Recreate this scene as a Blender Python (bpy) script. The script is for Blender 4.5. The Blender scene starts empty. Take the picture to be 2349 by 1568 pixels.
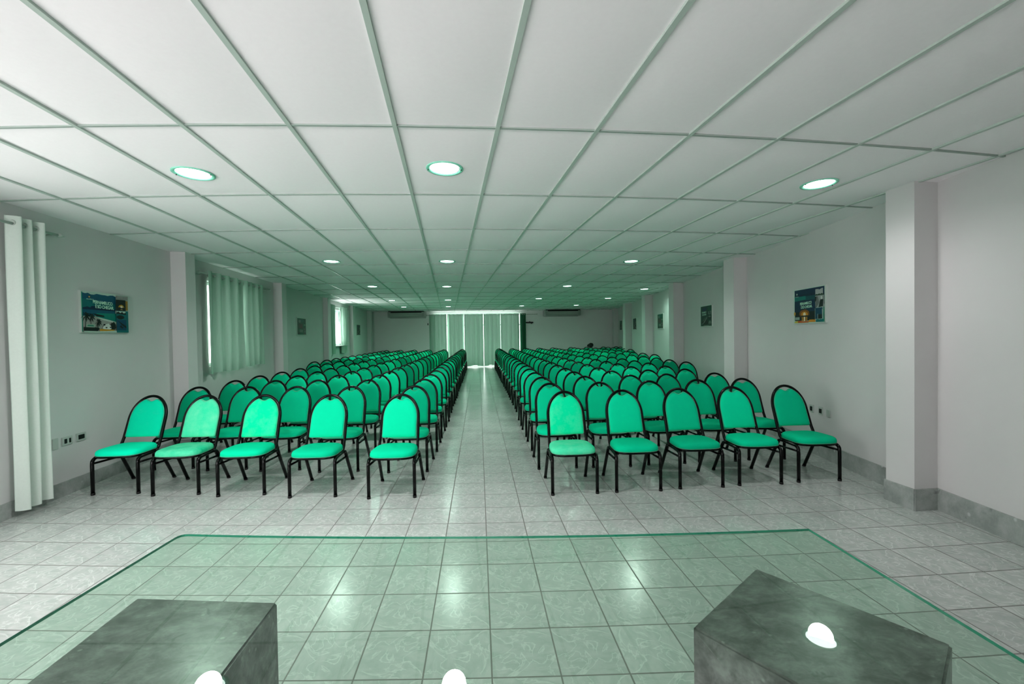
import bpy, bmesh, math, random
from mathutils import Vector, Matrix
random.seed(7)
D = bpy.data
COL = bpy.context.scene.collection
sc = bpy.context.scene
HC = 2.805          # ceiling height
CAMH = 1.5537
YB = 21.0           # back wall
def lx(y): return -4.18 - .062*(y-4)                     # left wall line
def rx(y): return 3.92 + (y-3.3)*(.133 if y < 3.3 else .1768)   # right wall line

# ------------------------------------------------------------------ materials
def srgb(r, g, b):
    f = lambda c: (c/255/12.92) if c/255 <= .04045 else ((c/255+.055)/1.055)**2.4
    return (f(r), f(g), f(b), 1)
def newmat(name):
    m = D.materials.new(name); m.use_nodes = True
    nt = m.node_tree; nt.nodes.clear()
    out = nt.nodes.new('ShaderNodeOutputMaterial')
    return m, nt, out
def N(nt, t, **k):
    n = nt.nodes.new(t)
    for a, v in k.items():
        if a.startswith('_'): setattr(n, a[1:], v)
        else: n.inputs[a.replace('__', ' ')].default_value = v
    return n
def bsdf(nt, out, color=(.5, .5, .5, 1), rough=.5, metal=0, spec=.5):
    b = nt.nodes.new('ShaderNodeBsdfPrincipled')
    b.inputs['Base Color'].default_value = color
    b.inputs['Roughness'].default_value = rough
    b.inputs['Metallic'].default_value = metal
    b.inputs['Specular IOR Level'].default_value = spec
    nt.links.new(b.outputs[0], out.inputs[0])
    return b
def plain(name, color, rough=.5, metal=0, spec=.5, noise=0, scale=20, bump=0):
    m, nt, out = newmat(name)
    b = bsdf(nt, out, color, rough, metal, spec)
    if noise or bump:
        tc = N(nt, 'ShaderNodeTexCoord'); nz = N(nt, 'ShaderNodeTexNoise', Scale=scale, Detail=4)
        nt.links.new(tc.outputs['Object'], nz.inputs['Vector'])
        if noise:
            mx = N(nt, 'ShaderNodeMix', _data_type='RGBA')
            mx.inputs[6].default_value = tuple(c*(1-noise) for c in color[:3])+(1,)
            mx.inputs[7].default_value = tuple(min(1, c*(1+noise)) for c in color[:3])+(1,)
            nt.links.new(nz.outputs[0], mx.inputs[0]); nt.links.new(mx.outputs[2], b.inputs['Base Color'])
        if bump:
            bp = N(nt, 'ShaderNodeBump', Strength=bump, Distance=.01)
            nt.links.new(nz.outputs[0], bp.inputs['Height']); nt.links.new(bp.outputs[0], b.inputs['Normal'])
    return m
def emis(name, color, s):
    m, nt, out = newmat(name)
    e = N(nt, 'ShaderNodeEmission', Color=color, Strength=s)
    nt.links.new(e.outputs[0], out.inputs[0]); return m
def math_node(nt, op, a, b=None):
    n = nt.nodes.new('ShaderNodeMath'); n.operation = op
    for i, v in enumerate((a, b)):
        if v is None: continue
        if isinstance(v, (int, float)): n.inputs[i].default_value = v
        else: nt.links.new(v, n.inputs[i])
    return n.outputs[0]
def ramp(nt, fac, stops):
    r = nt.nodes.new('ShaderNodeValToRGB'); e = r.color_ramp.elements
    while len(e) < len(stops): e.new(.5)
    for i, (p, c) in enumerate(stops): e[i].position = p; e[i].color = c
    nt.links.new(fac, r.inputs[0]); return r.outputs[0]
def mixc(nt, fac, a, b, blend='MIX'):
    m = nt.nodes.new('ShaderNodeMix'); m.data_type = 'RGBA'; m.blend_type = blend
    for i, v in ((0, fac), (6, a), (7, b)):
        if isinstance(v, (int, float, tuple)): m.inputs[i].default_value = v
        else: nt.links.new(v, m.inputs[i])
    return m.outputs[2]

def floor_mat():
    S, fx, fy, fs, bf = .315, .0353, 4.0798, -.07066, .01113
    m, nt, out = newmat('glazed_floor_tile'); b = bsdf(nt, out, rough=.16, spec=.5)
    tc = N(nt, 'ShaderNodeTexCoord'); sp = N(nt, 'ShaderNodeSeparateXYZ'); nt.links.new(tc.outputs['Object'], sp.inputs[0])
    M = lambda op, a, c=None: math_node(nt, op, a, c)
    x, y = sp.outputs[0], sp.outputs[1]
    xr = M('SUBTRACT', x, fx)
    u = M('DIVIDE', xr, S)
    xc = M('MINIMUM', M('ABSOLUTE', xr), 4.4)
    v = M('SUBTRACT', M('SUBTRACT', y, fy), M('ADD', M('MULTIPLY', xr, fs), M('MULTIPLY', M('MULTIPLY', xc, xc), bf)))
    v = M('DIVIDE', v, S)
    cu, cv = M('FLOOR', u), M('FLOOR', v)
    fu, fv = M('SUBTRACT', u, cu), M('SUBTRACT', v, cv)
    du = M('MINIMUM', fu, M('SUBTRACT', 1, fu)); dv = M('MINIMUM', fv, M('SUBTRACT', 1, fv))
    d = M('MINIMUM', du, dv)
    cell = N(nt, 'ShaderNodeCombineXYZ'); nt.links.new(cu, cell.inputs[0]); nt.links.new(cv, cell.inputs[1])
    wn = N(nt, 'ShaderNodeTexWhiteNoise', _noise_dimensions='3D'); nt.links.new(cell.outputs[0], wn.inputs['Vector'])
    # per-tile rotated/offset local coordinate so the marbling repeats from tile to tile
    ang = M('MULTIPLY', M('FLOOR', M('MULTIPLY', wn.outputs['Value'], 4)), math.pi/2)
    loc = N(nt, 'ShaderNodeCombineXYZ'); nt.links.new(M('SUBTRACT', fu, .5), loc.inputs[0]); nt.links.new(M('SUBTRACT', fv, .5), loc.inputs[1])
    vr = nt.nodes.new('ShaderNodeVectorRotate'); vr.rotation_type = 'Z_AXIS'
    nt.links.new(loc.outputs[0], vr.inputs['Vector']); nt.links.new(ang, vr.inputs['Angle'])
    st = N(nt, 'ShaderNodeVectorMath', _operation='MULTIPLY'); st.inputs[1].default_value = (1, 2.2, 1)
    nt.links.new(vr.outputs[0], st.inputs[0])
    n1 = N(nt, 'ShaderNodeTexNoise', Scale=3.2, Detail=6, Roughness=.55, Distortion=.8); nt.links.new(st.outputs[0], n1.inputs[0])
    n2 = N(nt, 'ShaderNodeTexNoise', Scale=2.0, Detail=5, Distortion=1.3); nt.links.new(vr.outputs[0], n2.inputs[0])
    vein = ramp(nt, M('ABSOLUTE', M('SUBTRACT', n2.outputs[0], .5)), [(0, (1, 1, 1, 1)), (.006, (.7, .7, .7, 1)), (.02, (0, 0, 0, 1))])
    base = ramp(nt, n1.outputs[0], [(.3, FT0), (.5, FT1), (.72, FT2)])
    c = mixc(nt, M('MULTIPLY', vein, .5), base, (.74, .79, .75, 1))
    tone = M('ADD', .93, M('MULTIPLY', wn.outputs['Value'], .1))
    tn = N(nt, 'ShaderNodeCombineXYZ')
    for i in range(3): nt.links.new(tone, tn.inputs[i])
    c = mixc(nt, 1.0, c, tn.outputs[0], 'MULTIPLY')
    grout = ramp(nt, d, [(0, (1, 1, 1, 1)), (.008, (1, 1, 1, 1)), (.016, (0, 0, 0, 1))])
    c = mixc(nt, M('MULTIPLY', grout, .9), c, (.17, .17, .155, 1))
    nt.links.new(c, b.inputs['Base Color'])
    nt.links.new(M('ADD', .20, M('MULTIPLY', grout, .6)), b.inputs['Roughness'])
    bp = N(nt, 'ShaderNodeBump', Strength=.25, Distance=.003); nt.links.new(M('SUBTRACT', M('MULTIPLY', n1.outputs[0], .12), grout), bp.inputs['Height'])
    nt.links.new(bp.outputs[0], b.inputs['Normal'])
    return m
FT0, FT1, FT2 = (.41, .465, .43, 1), (.48, .515, .488, 1), (.55, .57, .55, 1)

def stone_mat(name, c0, c1, c2, scale=5, rough=.3):
    m, nt, out = newmat(name); b = bsdf(nt, out, rough=rough)
    tc = N(nt, 'ShaderNodeTexCoord')
    mp = N(nt, 'ShaderNodeMapping'); mp.inputs['Rotation'].default_value = (.3, .5, .8); mp.inputs['Scale'].default_value = (1, 1.5, 1.2)
    nt.links.new(tc.outputs['Object'], mp.inputs[0])
    n1 = N(nt, 'ShaderNodeTexNoise', Scale=scale, Detail=9, Roughness=.72, Distortion=.25); nt.links.new(mp.outputs[0], n1.inputs[0])
    v = N(nt, 'ShaderNodeTexVoronoi', Scale=scale*2.2, Randomness=1); nt.links.new(mp.outputs[0], v.inputs[0])
    n3 = N(nt, 'ShaderNodeTexNoise', Scale=scale*1.2, Detail=5, Distortion=1.2); nt.links.new(mp.outputs[0], n3.inputs[0])
    c = ramp(nt, n1.outputs[0], [(.38, c0), (.5, c1), (.64, c2)])
    chips = ramp(nt, v.outputs['Distance'], [(.10, (1, 1, 1, 1)), (.20, (0, 0, 0, 1))])
    vs_ = nt.nodes.new('ShaderNodeSeparateColor'); nt.links.new(v.outputs['Color'], vs_.inputs[0])
    chips = math_node(nt, 'MULTIPLY', chips, math_node(nt, 'GREATER_THAN', vs_.outputs[0], .72))
    c = mixc(nt, math_node(nt, 'MULTIPLY', chips, .7), c, tuple(min(1, k*1.35) for k in c2[:3])+(1,))
    dk = ramp(nt, n3.outputs[0], [(.27, (1, 1, 1, 1)), (.34, (0, 0, 0, 1))])
    c = mixc(nt, math_node(nt, 'MULTIPLY', dk, .6), c, tuple(k*.5 for k in c0[:3])+(1,))
    nt.links.new(c, b.inputs['Base Color'])
    return m

def fabric_mat(name, col, worn=0.0, seed=0):
    m, nt, out = newmat(name); b = bsdf(nt, out, col, .85, spec=.15)
    tc = N(nt, 'ShaderNodeTexCoord'); mp = N(nt, 'ShaderNodeMapping'); mp.inputs['Location'].default_value = (seed*3.1, seed*1.7, seed)
    nt.links.new(tc.outputs['Object'], mp.inputs[0])
    n = N(nt, 'ShaderNodeTexNoise', Scale=5.5, Detail=7, Roughness=.7); nt.links.new(mp.outputs[0], n.inputs[0])
    oi = N(nt, 'ShaderNodeObjectInfo')
    hs = N(nt, 'ShaderNodeHueSaturation'); hs.inputs['Color'].default_value = col
    nt.links.new(math_node(nt, 'ADD', .80, math_node(nt, 'MULTIPLY', oi.outputs['Random'], .34)), hs.inputs['Value'])
    lo = .62-.34*worn
    f = ramp(nt, n.outputs[0], [(lo, (0, 0, 0, 1)), (lo+.10+.28*worn, (1, 1, 1, 1))])
    c = mixc(nt, math_node(nt, 'MULTIPLY', f, .03+.8*worn), hs.outputs[0], (.20, .76, .48, 1))
    nt.links.new(c, b.inputs['Base Color'])
    w = N(nt, 'ShaderNodeTexNoise', Scale=350, Detail=1); nt.links.new(tc.outputs['Object'], w.inputs[0])
    bp = N(nt, 'ShaderNodeBump', Strength=.12, Distance=.001); nt.links.new(w.outputs[0], bp.inputs['Height']); nt.links.new(bp.outputs[0], b.inputs['Normal'])
    return m

def curtain_mat(name, col, trans=.35):
    m, nt, out = newmat(name)
    d = N(nt, 'ShaderNodeBsdfDiffuse', Color=col); t = N(nt, 'ShaderNodeBsdfTranslucent', Color=col)
    mx = N(nt, 'ShaderNodeMixShader', Fac=trans)
    tc = N(nt, 'ShaderNodeTexCoord'); nz = N(nt, 'ShaderNodeTexNoise', Scale=60, Detail=3)
    nt.links.new(tc.outputs['Object'], nz.inputs[0])
    c = mixc(nt, nz.outputs[0], tuple(k*.93 for k in col[:3])+(1,), col)
    nt.links.new(c, d.inputs['Color']); nt.links.new(c, t.inputs['Color'])
    nt.links.new(d.outputs[0], mx.inputs[1]); nt.links.new(t.outputs[0], mx.inputs[2]); nt.links.new(mx.outputs[0], out.inputs[0])
    return m

def clear_glass(name, tint, ior=1.5, edge=None):
    m, nt, out = newmat(name)
    t = N(nt, 'ShaderNodeBsdfTransparent', Color=tint); g = N(nt, 'ShaderNodeBsdfGlossy', Roughness=.0)
    g.inputs['Color'].default_value = (.9, 1, .95, 1)
    f = N(nt, 'ShaderNodeFresnel', IOR=ior); mx = N(nt, 'ShaderNodeMixShader')
    ge = nt.nodes.new('ShaderNodeNewGeometry')
    fac = math_node(nt, 'MULTIPLY', f.outputs[0], math_node(nt, 'SUBTRACT', 1, ge.outputs['Backfacing']))
    nt.links.new(fac, mx.inputs[0]); nt.links.new(t.outputs[0], mx.inputs[1]); nt.links.new(g.outputs[0], mx.inputs[2])
    nt.links.new(mx.outputs[0], out.inputs[0]); return m

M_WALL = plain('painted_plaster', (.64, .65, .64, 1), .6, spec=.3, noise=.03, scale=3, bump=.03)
M_WALLB = plain('lightened_plaster_back', (.86, .86, .855, 1), .6, spec=.3, noise=.02, scale=3)  # back wall plaster lightened in colour to stand in for missing lamplight
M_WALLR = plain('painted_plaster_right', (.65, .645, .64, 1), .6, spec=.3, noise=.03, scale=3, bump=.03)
M_CEIL = plain('ceiling_tile', (.93, .90, .915, 1), .75, spec=.2, noise=.02, scale=40, bump=.04)
M_BAR2 = plain('cross_bar', (.34, .41, .37, 1), .5)
M_BAR = plain('ceiling_bar', (.50, .58, .53, 1), .45)
M_FLOOR = floor_mat()
M_BASE = stone_mat('baseboard_tile', (.29, .32, .30, 1), (.36, .39, .37, 1), (.44, .465, .45, 1), 4, .3)
M_MARBLE = stone_mat('grey_marble', (.15, .12, .135, 1), (.235, .195, .215, 1), (.37, .32, .345, 1), 13, .28)
M_FAB = fabric_mat('green_fabric', (.0, .58, .32, 1), 0)
M_FABW = fabric_mat('faded_green_fabric', (.01, .72, .38, 1), .95, 1)
M_FABP = fabric_mat('patchy_green_fabric', (.0, .74, .37, 1), .45, 5)
M_FABLIT = fabric_mat('lit_green_fabric', (.0, .86, .52, 1), .1, 3)  # lighter copy of the green fabric, light painted in for the left end chair
M_PIPE = plain('pale_welt', (.30, .54, .40, 1), .7)
M_BLACK = plain('black_tube', (.0025, .0035, .003, 1), .2, spec=.3)
M_FOOT = plain('rubber_tip', (.004, .004, .004, 1), .6)
M_CURT = curtain_mat('curtain_cloth', (.42, .60, .50, 1), .045)
M_CURTD = curtain_mat('dark_curtain_cloth', (.06, .22, .13, 1), .1)
M_CURTW = curtain_mat('pale_curtain_cloth', (.76, .86, .79, 1), .16)
M_ROD = plain('rod_paint', (.5, .56, .52, 1), .35)
M_FRAME = plain('window_frame_paint', (.55, .6, .57, 1), .4)
M_PANE = clear_glass('window_pane', (.96, .99, .97, 1))
M_GLASS = clear_glass('green_table_glass', (.855, .95, .89, 1), 1.5)
M_GEDGE = plain('polished_glass_edge', (.02, .26, .17, 1), .1, spec=.8)
M_RIM = plain('lamp_rim', (.28, .72, .54, 1), .15, spec=.7)
M_DIFF = emis('lamp_glow', (.85, 1, .94, 1), 9)
M_AC = plain('unit_plastic', (.42, .45, .43, 1), .4)
M_DARK = plain('dark_plastic', (.012, .013, .013, 1), .5)
M_PLATE = plain('socket_plastic', (.50, .54, .51, 1), .4)
M_ALU = plain('frame_aluminium', (.62, .68, .64, 1), .3, metal=.3)

# ------------------------------------------------------------------ mesh helpers
def obj(name, bm, mats, parent=None, smooth=False, loc=None, rotz=0):
    me = D.meshes.new(name); bm.normal_update(); bm.to_mesh(me); bm.free()
    if not isinstance(mats, (list, tuple)): mats = [mats]
    for m in mats: me.materials.append(m)
    if smooth:
        for p in me.polygons: p.use_smooth = True
    o = D.objects.new(name, me); COL.objects.link(o)
    if parent: o.parent = parent
    if loc: o.location = loc
    o.rotation_euler[2] = rotz
    return o
def thing(name, label, cat, loc=(0, 0, 0), rotz=0, group=None):
    o = D.objects.new(name, None); COL.objects.link(o); o.empty_display_size = .1
    o.location = loc; o.rotation_euler = (0, 0, rotz); o['label'] = label; o['category'] = cat
    if group: o['group'] = group
    return o
def tag(o, label, cat, group=None):
    o['label'] = label; o['category'] = cat
    if group: o['group'] = group
    return o
def struct(o): o['kind'] = 'structure'; return o
def box(bm, x0, x1, y0, y1, z0, z1, mi=0, bevel=0):
    vs = [bm.verts.new((x, y, z)) for z in (z0, z1) for x, y in ((x0, y0), (x1, y0), (x1, y1), (x0, y1))]
    fs = [bm.faces.new([vs[i] for i in f]) for f in ((3, 2, 1, 0), (4, 5, 6, 7), (0, 1, 5, 4), (1, 2, 6, 5), (2, 3, 7, 6), (3, 0, 4, 7))]
    for f in fs: f.material_index = mi
    if bevel:
        r = bmesh.ops.bevel(bm, geom=list({e for f in fs for e in f.edges}), offset=bevel, segments=2, affect='EDGES')
        for f in r['faces']: f.material_index = mi
    return vs
def prism(bm, pts, z0, z1, mi=0):
    """vertical prism over a CCW polygon in XY"""
    a = [bm.verts.new((x, y, z0)) for x, y in pts]; b = [bm.verts.new((x, y, z1)) for x, y in pts]; n = len(pts)
    fs = [bm.faces.new(a[::-1]), bm.faces.new(b)] + [bm.faces.new((a[i], a[(i+1) % n], b[(i+1) % n], b[i])) for i in range(n)]
    for f in fs: f.material_index = mi
def tube(bm, pts, r, seg=10, mi=0, closed=False, cap=True):
    pts = [Vector(p) for p in pts]; n = len(pts); rings = []; prev = None
    for i, p in enumerate(pts):
        if closed: t = (pts[(i+1) % n]-pts[i-1])
        else: t = pts[min(i+1, n-1)]-pts[max(i-1, 0)]
        t.normalize()
        if prev is None:
            u = t.orthogonal().normalized()
            if abs(t.x) < .9: u = (Vector((1, 0, 0))-t*t.x).normalized()
        else: u = (prev-t*prev.dot(t)).normalized()
        prev = u; w = t.cross(u)
        rings.append([bm.verts.new(p+(u*math.cos(a)+w*math.sin(a))*r) for a in [2*math.pi*k/seg for k in range(seg)]])
    m = n if closed else n-1
    for i in range(m):
        A, B = rings[i], rings[(i+1) % n]
        for k in range(seg):
            f = bm.faces.new((A[k], A[(k+1) % seg], B[(k+1) % seg], B[k])); f.material_index = mi; f.smooth = True
    if cap and not closed:
        bm.faces.new(rings[0][::-1]).material_index = mi; bm.faces.new(rings[-1]).material_index = mi
def arc(c, a, b, r, t0, t1, n):
    c, a, b = Vector(c), Vector(a), Vector(b)
    return [c+(a*math.cos(t)+b*math.sin(t))*r for t in [t0+(t1-t0)*i/n for i in range(n+1)]]
def cyl(bm, c, r0, r1, z0, z1, seg=32, mi=0, cap=True):
    a = [bm.verts.new((c[0]+r0*math.cos(t), c[1]+r0*math.sin(t), z0)) for t in [2*math.pi*k/seg for k in range(seg)]]
    b = [bm.verts.new((c[0]+r1*math.cos(t), c[1]+r1*math.sin(t), z1)) for t in [2*math.pi*k/seg for k in range(seg)]]
    for k in range(seg):
        f = bm.faces.new((a[k], a[(k+1) % seg], b[(k+1) % seg], b[k])); f.material_index = mi; f.smooth = True
    if cap:
        bm.faces.new(a[::-1]).material_index = mi; bm.faces.new(b).material_index = mi
    return a, b
def lathe(bm, prof, seg=32, mi=0, c=(0, 0)):
    rings = [[bm.verts.new((c[0]+r*math.cos(t), c[1]+r*math.sin(t), z)) for t in [2*math.pi*k/seg for k in range(seg)]] for r, z in prof]
    for A, B in zip(rings, rings[1:]):
        for k in range(seg):
            f = bm.faces.new((A[k], A[(k+1) % seg], B[(k+1) % seg], B[k])); f.material_index = mi; f.smooth = True
    return rings

# ------------------------------------------------------------------ room shell
bm = bmesh.new()
vs = [bm.verts.new(p) for p in ((-6.2, -3, 0), (8.4, -3, 0), (8.4, YB+.2, 0), (-6.2, YB+.2, 0))]; bm.faces.new(vs)
vb = [bm.verts.new((v.co.x, v.co.y, -.12)) for v in vs]; bm.faces.new(vb[::-1])
for i in range(4): bm.faces.new((vs[i], vb[i], vb[(i+1) % 4], vs[(i+1) % 4]))
struct(obj('floor', bm, M_FLOOR))

# ceiling tiles and grid
CA, CB, CX, CY, TH, SK, BC = .60876, 1.19551, -.47405, 2.52912, -.002816, .07464, .016989
def G(i, j):
    x = CX+i*CA*math.cos(TH)-j*CB*math.sin(TH+SK); y = CY+i*CA*math.sin(TH)+j*CB*math.cos(TH+SK)
    xc = min(abs(x), 4.6); return x, y+BC*xc*xc
bm = bmesh.new(); cells = set()
for i in range(-9, 18):
    for j in range(-5, 17):
        x, y = G(i+.5, j+.5)
        if -2.9 < y < YB+.5 and lx(y)-.42 < x < rx(y)+.42: cells.add((i, j))
K = 6
for i, j in cells:
    g = []
    tilt = random.uniform(-.0012, .0012)
    for a in range(K+1):
        row = []
        for b in range(K+1):
            u, v = .006+.988*a/K, .003+.994*b/K
            x, y = G(i+u, j+v)
            sag = .013*(1-(2*u-1)**2)*(1-(2*v-1)**2)
            if i % 2: sag *= .8
            row.append(bm.verts.new((x, y, HC+.003-sag+tilt*(u-.5)*4)))
        g.append(row)
    for a in range(K):
        for b in range(K):
            f = bm.faces.new((g[a][b], g[a][b+1], g[a+1][b+1], g[a+1][b])); f.smooth = True
struct(obj('ceiling', bm, M_CEIL))
bm = bmesh.new()
def bar(i0, j0, i1, j1, w, h0, mi=0):
    x0, y0 = G(i0, j0); x1, y1 = G(i1, j1); d = Vector((x1-x0, y1-y0)).normalized(); n = Vector((-d.y, d.x))*w/2
    prism(bm, [(x0+n.x, y0+n.y), (x0-n.x, y0-n.y), (x1-n.x, y1-n.y), (x1+n.x, y1+n.y)], HC-h0, HC+.012, mi)
for i in range(-9, 19):
    for j in range(-5, 18):
        if (i, j) in cells or (i-1, j) in cells: bar(i, j, i, j+1, .026, .009)
        if (i, j) in cells or (i, j-1) in cells: bar(i, j, i+1, j, .015, .007, 1)
struct(obj('trim_1', bm, [M_BAR, M_BAR2]))
# slab above, keeps daylight out
bm = bmesh.new(); box(bm, -6.2, 8.6, -3.2, YB+.4, HC+.1, HC+.25); struct(obj('trim_2', bm, M_WALL))

T = .25
def wall_boxes(bm, f, y0, y1, side, holes):
    """wall between y0..y1 on line f(y), thickness outward, holes (ya,yb,za,zb)"""
    def seg(a, b, z0, z1):
        o = side*T
        p = [(f(a), a), (f(b), b), (f(b)+o, b), (f(a)+o, a)]
        if side > 0: p = p[::-1]
        prism(bm, p if side < 0 else p, z0, z1)
    y = y0
    for a, b, z0, z1 in holes:
        seg(y, a, 0, HC+.1)
        if z0 > 0: seg(a, b, 0, z0)
        seg(a, b, z1, HC+.1); y = b
    seg(y, y1, 0, HC+.1)
W1, W2, W3 = (.5, 3.3, .0, 2.45), (7.145, 8.9, 1.12, 2.52), (14.1, 15.8, 1.30, 2.52)
bm = bmesh.new(); wall_boxes(bm, lx, -2.9, YB, -1, [W1, W2, W3]); bmesh.ops.recalc_face_normals(bm, faces=bm.faces)
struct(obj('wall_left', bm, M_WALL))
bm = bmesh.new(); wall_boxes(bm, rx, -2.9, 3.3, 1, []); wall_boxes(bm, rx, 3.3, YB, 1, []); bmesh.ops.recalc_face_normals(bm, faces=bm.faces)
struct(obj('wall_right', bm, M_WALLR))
bm = bmesh.new()    # back wall with a wide glazed opening
BX0, BX1, BZ = -2.2, 2.15, 2.71
box(bm, -5.7, BX0, YB, YB+T, 0, HC+.1); box(bm, BX1, 7.6, YB, YB+T, 0, HC+.1); box(bm, BX0, BX1, YB, YB+T, BZ, HC+.1)
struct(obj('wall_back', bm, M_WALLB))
bm = bmesh.new()    # wall behind the camera with a window opening added for fill light
FILL_WIN = [(-3.1, -.3)]
box(bm, -4.2, FILL_WIN[0][0], -2.9-T, -2.9, 0, HC+.1); box(bm, FILL_WIN[0][1], 3.6, -2.9-T, -2.9, 0, HC+.1)
for a, b in FILL_WIN: box(bm, a, b, -2.9-T, -2.9, 0, .9); box(bm, a, b, -2.9-T, -2.9, 2.4, HC+.1)
struct(obj('wall_front', bm, M_WALL))

# pillars
def pillar(k, x0, x1, y0, y1, side):
    bm = bmesh.new()
    if side < 0: pts = [(lx(y0)-.1, y0), (x1, y0), (x1, y1), (lx(y1)-.1, y1)]
    else: pts = [(x0, y0), (rx(y0)+.1, y0), (rx(y1)+.1, y1), (x0, y1)]
    prism(bm, pts, 0, HC+.1); bmesh.ops.recalc_face_normals(bm, faces=bm.faces)
    struct(obj('trim_%d' % k, bm, M_WALL if side < 0 else M_WALLR))
PL = [(-4.12, 6.27, 6.47), (-4.35, 9.68, 9.9), (-4.61, 13.25, 13.5), (-4.82, 16.55, 16.85), (-5.0, 19.9, 20.15)]
PR = [(3.70, 3.27, 3.52), (4.29, 6.71, 7.0), (4.86, 10.07, 10.33), (5.42, 13.22, 13.5), (6.03, 16.77, 17.05), (6.68, 20.2, 20.45)]
k = 3
for x, a, b in PL: pillar(k, 0, x, a, b, -1); k += 1
for x, a, b in PR: pillar(k, x, 0, a, b, 1); k += 1

# baseboards, one continuous strip per wall following the pillars
def base_strip(bm, pts, h, t, out):
    for (xa, ya), (xb, yb) in zip(pts, pts[1:]):
        d = Vector((xb-xa, yb-ya)); L = d.length; d /= L; n = Vector((-d.y, d.x))*out*t
        e = d*(t*.5)
        p = [(xa-e.x, ya-e.y), (xb+e.x, yb+e.y), (xb+e.x+n.x, yb+e.y+n.y), (xa-e.x+n.x, ya-e.y+n.y)]
        prism(bm, p, 0, h)
bl = [(lx(3.4), 3.4)]
for x, a, b in PL: bl += [(lx(a), a), (x, a), (x, b), (lx(b), b)]
bl.append((lx(YB), YB))
bm = bmesh.new(); base_strip(bm, bl, .145, .014, -1); bmesh.ops.recalc_face_normals(bm, faces=bm.faces); struct(obj('baseboard_left', bm, M_BASE))
br = [(rx(-2.8), -2.8)]
for x, a, b in PR: br += [(rx(a), a), (x, a), (x, b), (rx(b), b)]
br.append((rx(YB), YB))
bm = bmesh.new(); base_strip(bm, br, .185, .014, 1); bmesh.ops.recalc_face_normals(bm, faces=bm.faces); struct(obj('baseboard_right', bm, M_BASE))
bm = bmesh.new(); box(bm, lx(YB), BX0, YB-.014, YB+.01, 0, .15); box(bm, BX1, rx(YB), YB-.014, YB+.01, 0, .15); struct(obj('baseboard_back', bm, M_BASE))

# windows
def window(n, cx, cy, ang, w, z0, z1, mull=(), transom=None, label=None):
    """frame in local X/Z, local Y through the wall"""
    bm = bmesh.new(); f = .045
    box(bm, -w/2, -w/2+f, -.03, .03, z0, z1); box(bm, w/2-f, w/2, -.03, .03, z0, z1)
    box(bm, -w/2+f, w/2-f, -.03, .03, z0, z0+f); box(bm, -w/2+f, w/2-f, -.03, .03, z1-f, z1)
    for u in mull: box(bm, u-.025, u+.025, -.025, .025, z0+f, z1-f)
    if transom: box(bm, -w/2+f, w/2-f, -.028, .028, transom-.03, transom+.03)
    o = struct(obj('window_%d' % n, bm, M_FRAME, loc=(cx, cy, 0), rotz=ang))
    bm = bmesh.new(); box(bm, -w/2+f*.6, w/2-f*.6, -.003, .003, z0+f*.6, z1-f*.6)
    obj('pane', bm, M_PANE, o)
    if transom and n == 3:
        bm = bmesh.new(); box(bm, -w/2+f*.6, w/2-f*.6, -.010, .012, transom+.03, z1-f*.6); obj('upper_panel', bm, M_FRAME, o)
for n, W in ((1, W1), (2, W2), (3, W3)):
    ym = (W[0]+W[1])/2
    window(n, lx(ym)-.13, ym, math.pi/2+.062, W[1]-W[0]-.01, W[2]+.005, W[3]-.005, (0,) if n < 3 else (0,), 2.12 if n == 3 else None)
window(4, (BX0+BX1)/2, YB+.12, 0, BX1-BX0-.01, .01, BZ-.005, (-1.45, -.72, 0, .72, 1.45), 2.1)
for n, (a, b) in enumerate(FILL_WIN): window(5+n, (a+b)/2, -2.9-.12, 0, b-a-.01, .905, 2.395, (0,))  # added window, out of view, serves the fill light behind the camera
# window sill of the open window
bm = bmesh.new(); box(bm, -.88, .88, -.16, .05, 1.275, 1.30, bevel=.004)
ym = (W3[0]+W3[1])/2; struct(obj('trim_20', bm, M_FRAME, loc=(lx(ym)-.02, ym, 0), rotz=math.pi/2+.062))

# ------------------------------------------------------------------ curtains
def curtain_bm(w, z0, z1, waves, amp, seed=0, gather=0, flare=0, hem=.01, top_amp=None, n=None):
    rnd = random.Random(seed); bm = bmesh.new()
    n = n or int(waves*14); m = 22; ph = rnd.uniform(0, 6)
    jit = [rnd.uniform(.75, 1.25) for _ in range(int(waves)+3)]
    g = []
    for a in range(n+1):
        u = a/n; row = []
        kk = u*waves; q = jit[int(kk) % len(jit)]
        for b in range(m+1):
            t = b/m; z = z1+(z0-z1)*t
            s = math.sin(2*math.pi*kk+ph+.35*math.sin(3*t+seed)*t)
            s = math.copysign(abs(s)**.8, s)
            am = amp*q*(1+.12*math.sin(5*t+u*9))
            x = (u-.5)*w*(1-gather*math.sin(math.pi*t))+flare*t*(u-.2)
            x += .25*amp*math.sin(4*math.pi*kk+ph)*.5
            row.append(bm.verts.new((x, s*am, z+(hem*math.sin(kk*2.2+seed) if b == m else 0))))
        g.append(row)
    for a in range(n):
        for b in range(m):
            f = bm.faces.new((g[a][b], g[a+1][b], g[a+1][b+1], g[a][b+1])); f.smooth = True
    return bm
def add_eyelets(parent, w, waves, z, amp):
    k = int(waves*2)
    for i in range(k):
        bm = bmesh.new()
        u = (i+.5)/k; x = (u-.5)*w
        tube(bm, arc((x, 0, z), (0, 1, 0), (0, 0, 1), .022, 0, 2*math.pi*15/16, 15), .004, 6, closed=True)
        obj('eyelet', bm, M_ROD, parent)
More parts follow.
